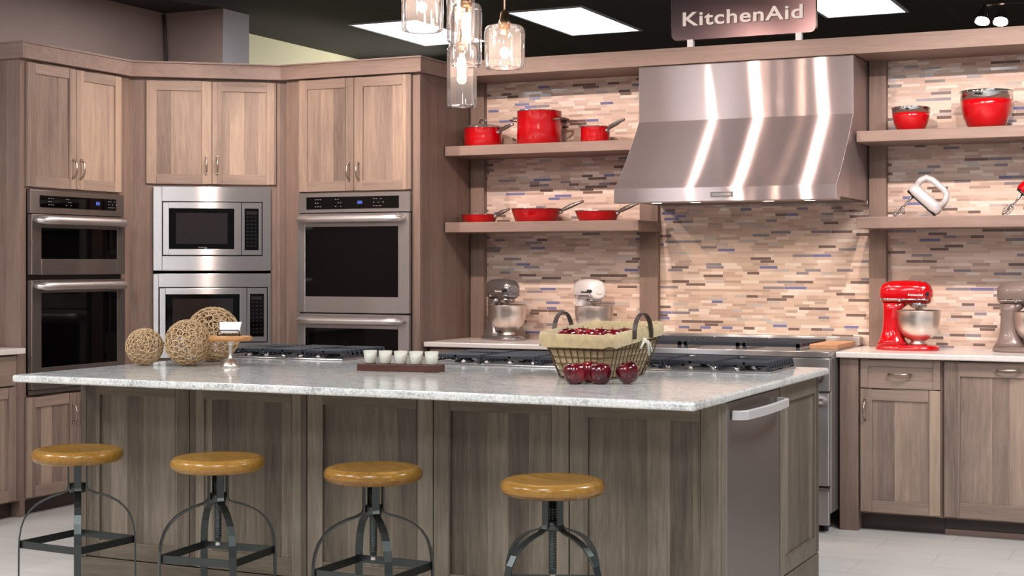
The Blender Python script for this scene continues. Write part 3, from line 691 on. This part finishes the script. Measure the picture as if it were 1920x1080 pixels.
ct = math.radians(6)
ctr = Vector((-3.145, 5.585))
tag(MB().box(-.182, .182, -.045, .045, 0, .03).build('candle_block', M['walnut'], None, .002, loc=(ctr.x, ctr.y, .914), rotz=ct), 'dark walnut block holding five frosted candles', 'candle holder')
vot = None
vl = ['frosted glass candle at the twine-ball end of the walnut block', 'second frosted glass candle from the twine-ball end of the block', 'middle frosted glass candle of the five on the walnut block', 'second frosted glass candle from the basket end of the block', 'frosted glass candle at the basket end of the walnut block']
for k in range(5):
    d = -.14+.07*k; p = (ctr.x+d*math.cos(ct), ctr.y+d*math.sin(ct), .9443)
    if vot is None:
        vot = thing('candle', vl[0], 'candle', p, 0, 'candles on the walnut block')
        MB().lathe([(.001, 0), (.021, 0), (.0235, .004), (.0295, .054), (.0277, .054), (.022, .012), (.001, .01)], 24).build('glass_cup', M['frost'], vot)
        b = MB(); b.lathe([(.001, .0102), (.021, .0122), (.0248, .042), (.001, .042)], 20); b.build('wax', M['wax'], vot)
        MB().cyl((0, 0, .042), (.001, 0, .05), .001, 6).build('wick', M['black'], vot)
    else: copy_thing(vot, vl[k], p)

# basket
BA = math.radians(25.2-31.7)
bk = thing('basket', 'wire basket with olive linen liner and dark handles, full of red apples', 'basket', (-2.262, 5.655, .914), BA)
bx, by, tx, ty, bh = .11, .175, .165, .225, .165
def rect(t, off=0, n=10):
    hx = bx+(tx-bx)*t+off; hy = by+(ty-by)*t+off; out = []; rc = .045
    for cx, cy, a0 in ((hx-rc, hy-rc, 0), (-hx+rc, hy-rc, 90), (-hx+rc, -hy+rc, 180), (hx-rc, -hy+rc, 270)):
        for i in range(n+1): a = math.radians(a0+90*i/n); out.append((cx+rc*math.cos(a), cy+rc*math.sin(a)))
    return out
b = MB()
zr_ = lambda t: .004+t*bh
for t in (0, .17, .34, .51, .68, .85, 1.0): b.tube([(x, y, zr_(t)) for x, y in rect(t)], .0022, 6, closed=True)
def wire(fx, fy):
    pts = []
    for i in range(6):
        t = i/5; hx = bx+(tx-bx)*t; hy = by+(ty-by)*t; pts.append((fx*hx if abs(fx) < 1 else fx*hx, fy*hy, zr_(t)))
    b.tube(pts, .0022, 6)
for i in range(9):
    f = -.82+1.64*i/8
    for s_ in (-1, 1): wire(f, s_)
for i in range(12):
    f = -.85+1.7*i/11
    for s_ in (-1, 1): wire(s_, f)
for i in range(5): b.tube([(-bx+.01, -by*.8+by*.4*i, .004), (bx-.01, -by*.8+by*.4*i, .004)], .002, 6)
b.build('wire_frame', M['wire'], bk)
def upz(x, y): return .034*max(0, (y/ty+1)/2)**1.3
b = MB(); rings = []; rr = random.Random(5)
for t, off in ((.02, -.005), (.25, -.005), (.5, -.005), (.75, -.005), (1.0, -.005)): rings.append([(x, y, zr_(t)+.002) for x, y in rect(t, off)])
rings.append([(x, y, zr_(1)+.012+upz(x, y)+.004*math.sin(k*.9)) for k, (x, y) in enumerate(rect(1, .0))])
rings.append([(x, y, zr_(1)+.010+upz(x, y)+.004*math.sin(k*.9)) for k, (x, y) in enumerate(rect(1, .008))])
rings.append([(x, y, zr_(1)-.016+upz(x, y)+.003*math.sin(k*.7)) for k, (x, y) in enumerate(rect(1, .010))])
rings.append([(x, y, zr_(1)-.04+upz(x, y)+.004*math.sin(k*.7+1)) for k, (x, y) in enumerate(rect(.97, .010))])
b.loft(rings, False)
b.loft([[(x, y, zr_(.66)) for x, y in rect(.66, -.006)], [(x*.02, y*.02, zr_(.66)) for x, y in rect(.66, -.006)]], False)
b.build('liner', M['linen'], bk)
for s_ in (-1, 1):
    b = MB(); pts = []
    for i in range(13):
        a = PI*i/12; pts.append((s_*(tx+.016), .0-.074*math.cos(a), zr_(1)-.012+.098*math.sin(a)**.8))
    b.tube(pts, .01, flat=(.009, .0025), up=(s_, 0, 0)); b.build('handle', M['strap'], bk)
b = MB(); X_ = tx+.018
for d in ((.05, -.02), (.07, -.045), (.045, -.06), (-.03, -.03)): b.tube([(X_, .0, zr_(1)-.02), (X_+.008, d[0]*.5, zr_(1)-.02+d[1]*.2), (X_+.002, d[0], zr_(1)-.02+d[1])], .0045, 6)
b.ball((X_+.004, 0, zr_(1)-.02), .011, 10); b.build('ribbon_bow', M['ribbon'], bk)

# apples
def apple_mesh():
    t = bpy.data.objects.new('apple', None); COL.objects.link(t); t.empty_display_size = .03
    prof = [(.001, .008), (.010, .003), (.018, .0), (.028, .004), (.037, .016), (.0425, .034), (.0435, .048), (.040, .063), (.031, .074), (.020, .077), (.010, .073), (.003, .066), (.001, .064)]
    rings = []
    for r, z in prof: rings.append([(r*(1+.03*math.cos(5*a))*math.cos(a), r*(1+.03*math.cos(5*a))*math.sin(a), z) for a in [2*PI*i/30 for i in range(30)]])
    MB().loft(rings).build('fruit', M['apple'], t)
    MB().tube([(0, 0, .062), (.002, 0, .075), (.006, .002, .086)], [.0015, .0013, .002], 6).build('stem', M['stem'], t)
    return t
ap0 = apple_mesh()
cB, sB = math.cos(BA), math.sin(BA)
def bw(x, y): return (-2.262+x*cB-y*sB, 5.655+x*sB+y*cB)
aps = [((-2.214, 5.262, .914), 0, (0, 0), 'red apple on the counter farthest towards the candles'),
       ((-2.13, 5.302, .914), 1, (0, 0), 'red apple on the counter, middle of the front three'),
       ((-2.022, 5.345, .914), 2, (-.2, .3), 'red apple on the counter under the basket handle, turned stem forward'),
       ((-2.199, 5.375, .914), 3, (.0, .0), 'dark red apple on the counter tucked behind the front apples')]
zf = .914+zr_(.66)
ins = [((-.086, -.118), .002, 'lightest red apple in the basket by the far-end handle'), ((.007, -.13), .0, 'apple in the basket beside the lightest one, at the middle of the front rim'), ((.093, -.088), .004, 'dark apple in the basket at the front corner next to the bow handle'),
       ((-.084, -.02), .006, 'apple in the basket right behind the lightest one'), ((.092, .022), .01, 'bright apple in the basket behind the bow handle'), ((.005, -.03), .012, 'apple at the centre of the basket heap')]
k = 0
for (p, s_, tilt, lab) in aps:
    a = ap0 if k == 0 else dup(ap0); k += 1
    a.location = p; a.rotation_euler = (tilt[0], tilt[1], s_*1.7); a['label'] = lab; a['category'] = 'apple'; a['group'] = 'red apples'
    if tilt[0]: a.location.z += .008
for (p, dz, lab) in ins:
    a = dup(ap0); q = bw(*p); a.location = (q[0], q[1], zf+.003); a.rotation_euler = (.12*math.sin(k*2), .12*math.cos(k*3), k*1.3); a['label'] = lab; a['category'] = 'apple'; a['group'] = 'red apples'; k += 1

# ------------------------------------------------------------------ bar stools
def make_stool():
    t = thing('bar_stool', '', 'stool', (0, 0, 0), 0, 'industrial stools along the island')
    prof = [(.001, .604), (.12, .604), (.150, .606), (.164, .612), (.171, .622), (.173, .632), (.171, .642), (.164, .651), (.152, .656), (.13, .655), (.08, .652), (.001, .651)]
    MB().lathe(prof, 48).build('seat', M['seat'], t)
    MB().lathe([(.001, .596), (.05, .596), (.05, .604), (.001, .604)], 24).build('seat_plate', M['gun'], t)
    b = MB(); b.cyl((0, 0, .345), (0, 0, .597), .0125, 14)
    for i in range(24): z = .36+.0085*i; b.lathe([(.0125, z), (.0142, z+.003), (.0125, z+.006)], 14, cap=False)
    b.mi = 1; b.cyl((0, 0, .33), (0, 0, .35), .010, 12); b.build('screw', [M['gun'], M['bar']], t)
    MB().lathe([(.014, .488), (.030, .488), (.030, .522), (.014, .522)], 20).build('collar', M['gun'], t)
    path = [(.034, .597), (.034, .55), (.034, .508), (.040, .494), (.058, .485), (.09, .476), (.12, .464), (.15, .447), (.175, .424), (.195, .394), (.207, .360), (.213, .32), (.215, .27), (.216, .14), (.217, .0)]
    for k in range(4):
        b = MB(); b.T = Matrix.Rotation(PI/2*k, 4, 'Z')
        b.tube([(r, 0, z) for r, z in path], .01, flat=(.0135, .003), up=(0, 1, 0)); b.build('leg', M['gun'], t, .001)
        b = MB(); b.T = Matrix.Rotation(PI/2*k, 4, 'Z')
        b.tube([(.212, .0, .297), (.0, .212, .297)], .01, flat=(.0135, .0025), up=(0, 0, 1)); b.build('stretcher', M['gun'], t)
    return t
st0 = make_stool()
V0 = math.radians(25.2-90)
sl = ['round wood-topped metal bar stool nearest the oven cabinets', 'second bar stool counting from the oven cabinets', 'third bar stool counting from the oven cabinets', 'bar stool nearest the dishwasher end of the island']
for k, (x, y, ro) in enumerate(((-4.0, 4.578, 0), (-3.36, 4.60, 14), (-2.70, 4.60, 14), (-2.01, 4.586, 45))):
    t = st0 if k == 0 else dup(st0)
    va = math.atan2(y, x)+PI   # direction back to the viewer
    t['label'] = sl[k]; t.location = (x, y, 0); t.rotation_euler = (0, 0, va+math.radians(ro))

# ------------------------------------------------------------------ stand mixers (head points to +x)
def stand_mixer(label, body, loc, rotz):
    t = thing('stand_mixer', label, 'stand mixer', loc, rotz, 'stand mixers')
    b = MB()
    b.loft([hring(.0, 0, .165, .1, 0, 32, .75), hring(0, 0, .165, .1, .012, 32, .75), hring(0, 0, .158, .094, .022, 32, .75), hring(.02, 0, .12, .08, .028, 32, .8)])
    b.loft([hring(-.075, 0, .09, .075, .02, 24, .8), hring(-.078, 0, .068, .058, .05, 24, .8), hring(-.082, 0, .05, .048, .1, 24, .85), hring(-.085, 0, .042, .045, .16, 24, .85), hring(-.08, 0, .047, .048, .21, 24, .85), hring(-.06, 0, .07, .052, .245, 24, .85)])
    b.build('stand', body, t)
    b = MB(); zc = .298
    prof = [(-.145, .012, .02, .29), (-.138, .034, .042, .293), (-.12, .05, .056, .296), (-.08, .06, .063, .299), (0, .062, .065, .30), (.06, .06, .063, .299), (.095, .056, .058, .297), (.115, .046, .048, .294), (.122, .03, .034, .292)]
    b.loft([ring(0, z, ry, rz, x, 28, .8) for x, ry, rz, z in prof]); h = b.build('motor_head', body, t)
    b = MB()
    b.loft([ring(0, .266, ry*1.02+.001, .008, x, 20, .6) for x, ry, rz, z in prof[1:-1]]); b.build('trim_band', M['chrome'], h)
    text_mesh('KitchenAid', .075, .011, .001, 'lettering', M['white'] if body != M['white'] else M['black'], h, Matrix.Translation((.05, -.0625, .29)), .02)
    b = MB(); b.cyl((.112, 0, .296), (.128, 0, .296), .018, 20); b.build('attachment_hub', body, h)
    b = MB(); b.cyl((.11, -.045, .295), (.11, -.07, .295), .009, 12); b.build('knob', M['black'], h)
    b = MB(); b.lathe([(.045, .252), (.047, .235), (.036, .222), (.018, .216), (.012, .15)], 24, (.055, 0)); b.build('planetary', M['chrome'], h)
    b = MB(); c = (.055, 0)
    b.lathe([(.045, .028), (.047, .036), (.036, .046), (.04, .052), (.068, .064), (.092, .09), (.106, .125), (.111, .165), (.112, .203), (.115, .207), (.112, .209), (.108, .204), (.107, .165), (.10, .125), (.085, .09), (.06, .07), (.001, .064)], 40, c); bo = b.build('bowl', M['bowl'], t)
    b = MB(); b.cyl((-.03, -.052, .262), (-.03, -.066, .262), .007, 10); b.ball((-.03, -.07, .262), .009, 10); b.build('speed_lever', M['chrome'], h)
    return t
stand_mixer('glossy red stand mixer with steel bowl in profile', M['red'], (-1.517, 8.10, .9142), math.radians(0))
stand_mixer('taupe stand mixer cut off by the picture edge, past the red one', M['taupe'], (-.93, 8.14, .9142), math.radians(-10))
stand_mixer('dark silver stand mixer with steel bowl on the counter by the oven cabinet', M['silver'], (-3.90, 8.16, .9142), math.radians(-33))
stand_mixer('white stand mixer behind the apple basket handle', M['white'], (-3.345, 8.17, .9142), math.radians(-42))

# ------------------------------------------------------------------ red cookware
GP = 'red cookware on the shelves'
def side_handle(t, r, z, ang, L, rise, name='handle'):
    ca, sa = math.cos(ang), math.sin(ang); b = MB(); pts = []; rad = []
    for i in range(9):
        s_ = i/8; d = r-.006+L*s_; pts.append((d*ca, d*sa, z+rise*s_**.8)); rad.append(.006+.005*math.sin(PI*min(1, s_*1.15))+.002)
    b.tube(pts, rad, 10); b.ball(pts[-1], .009, 8)
    b.mi = 1; b.ball((r*ca, r*sa, z), .016, 10, (1, 1, .8))
    return b.build(name, [M['steeldark'], M['chrome']], t)
def pot(label, x, y, z, r, h, lid, kind, ang=0, L=.15, rise=.05):
    t = thing({'pan': 'saucepan', 'stock': 'stockpot', 'skillet': 'skillet'}[kind], label, 'pot' if kind != 'skillet' else 'pan', (x, y, z), 0, GP)
    fl = 1.0 if kind != 'skillet' else .84
    b = MB(); b.lathe([(.001, 0), (r*fl*.95, 0), (r*fl, .006), (r*(fl+1)/2, h*.5), (r, h-.003), (r*1.02, h), (r*.975, h), (r*.96*(fl+1)/2, h*.5), (r*fl*.9, .008), (.001, .008)], 40); b.build('body', M['red'], t)
    b = MB(); b.tube([(r*1.005*math.cos(2*PI*i/40), r*1.005*math.sin(2*PI*i/40), h) for i in range(40)], .0025, 6, closed=True); b.build('rim', M['chrome'], t)
    if kind == 'stock':
        for s_ in (-1, 1):
            b = MB(); b.tube([(s_*r*.99*math.cos(a), r*.99*math.sin(a), h*.72) if abs(k_) == 2 else (s_*(r+.04)*math.cos(a), (r+.04)*math.sin(a), h*.76) for k_, a in zip((-2, -1, 0, 1, 2), (-.5, -.28, 0, .28, .5))], .006, 8); b.build('handle', M['steeldark'], t)
    else: side_handle(t, r, h*.75, ang, L, rise)
    if lid:
        b = MB(); b.lathe([(r*1.0, h+.002), (r*1.0, h+.006), (r*.8, h+.016), (r*.4, h+.024), (.001, h+.026)], 36); l_ = b.build('lid', M['glass'], t)
        b = MB(); b.cyl((0, 0, h+.024), (0, 0, h+.036), .007, 10); b.tube([(-.025, 0, h+.034), (-.018, 0, h+.05), (.018, 0, h+.05), (.025, 0, h+.034)], .006, 8); b.build('lid_handle', M['bar'], l_)
    return t
ZS, ZL = 2.0643, 1.6123
pot('red saucepan with domed glass lid at the oven-cabinet end of the shelf', -4.05, 8.2, ZS, .116, .116, True, 'pan', -.25, .12, .04)
pot('tall red stockpot in the middle of the upper shelf', -3.68, 8.2, ZS, .132, .20, False, 'stock')
pot('small red saucepan with upturned handle near the range hood', -3.323, 8.2, ZS, .085, .096, False, 'pan', -.3, .13, .055)
pot('small red skillet at the oven-cabinet end of the shelf', -4.075, 8.2, ZL, .112, .05, False, 'skillet', -.1, .10, .04)
pot('largest red skillet in the middle of the lower shelf', -3.698, 8.2, ZL, .15, .078, False, 'skillet', .1, .14, .06)
pot('red skillet nearest the range hood on the lower shelf', -3.31, 8.2, ZL, .13, .06, False, 'skillet', -.1, .14, .055)
def bowl(label, x, y, r, h):
    t = thing('mixing_bowl', label, 'bowl', (x, y, ZS), 0, 'red mixing bowls')
    b = MB(); b.lathe([(.001, 0), (r*.55, 0), (r*.72, h*.1), (r*.87, h*.35), (r*.95, h*.6), (r*.97, h*.78), (r*.95, h*.78), (r*.85, h*.36), (r*.5, .006), (.001, .006)], 44); b.build('body', M['redplastic'], t)
    b = MB(); b.lathe([(r*.955, h*.77), (r*.978, h*.77), (r*.99, h*.95), (r*1.03, h), (r*1.0, h+.002), (r*.96, h*.95)], 44, cap=False); b.build('steel_rim', M['chrome'], t)
bowl('smaller red mixing bowl with steel rim beside the post', -1.519, 8.2, .1, .128)
bowl('larger red mixing bowl with steel rim', -1.133, 8.2, .135, .196)

# ------------------------------------------------------------------ hand mixers leaning on the lower shelf
def hand_mixer(label, body, dark, x, y):
    t = thing('hand_mixer', label, 'hand mixer', (x, y, ZL), 0, 'hand mixers')
    T = Matrix.Translation((0, 0, .0955)) @ Matrix.Rotation(math.radians(43), 4, 'Y')
    b = MB(); b.T = T
    pr = [(-.105, .012, .012, -.012), (-.1, .03, .026, -.01), (-.07, .036, .032, -.008), (0, .037, .034, -.008), (.06, .036, .033, -.008), (.092, .03, .026, -.01), (.1, .012, .012, -.012)]
    b.loft([ring(0, z, ry, rz, xx, 20, .75) for xx, ry, rz, z in pr]); m_ = b.build('motor_body', body, t)
    b = MB(); b.T = T
    b.tube([(-.085, 0, .012), (-.088, 0, .05), (-.075, 0, .078), (-.045, 0, .09), (.03, 0, .092), (.062, 0, .084), (.078, 0, .06), (.083, 0, .012)], [.018, .017, .017, .017, .017, .017, .016, .018], 14); b.build('grip', body, t)
    b = MB(); b.T = T
    b.loft([ring(0, -.034, .030, .008, xx, 16, .7) for xx in (-.095, -.06, .06, .092)]); b.build('under_trim', dark, t)
    for s_ in (-1, 1):
        b = MB(); b.T = T; o_ = s_*.017
        b.cyl((-.06, o_, -.03), (-.06, o_, -.15), .0032, 8)
        for a in range(4):
            ca, sa = math.cos(a*PI/2+.4)*.017, math.sin(a*PI/2+.4)*.017
            b.tube([(-.06, o_, -.11), (-.06+ca, o_+sa, -.125), (-.06+ca, o_+sa, -.158), (-.06+ca*.4, o_+sa*.4, -.179), (-.06, o_, -.181)], .0018, 6)
        b.build('beater', M['chrome'], t)
    return t
hand_mixer('silver hand mixer propped on its beaters beside the post', M['silverwhite'], M['black'], -1.425, 8.13)
hand_mixer('red hand mixer cut off by the picture edge', M['redplastic'], M['black'], -.875, 8.13)
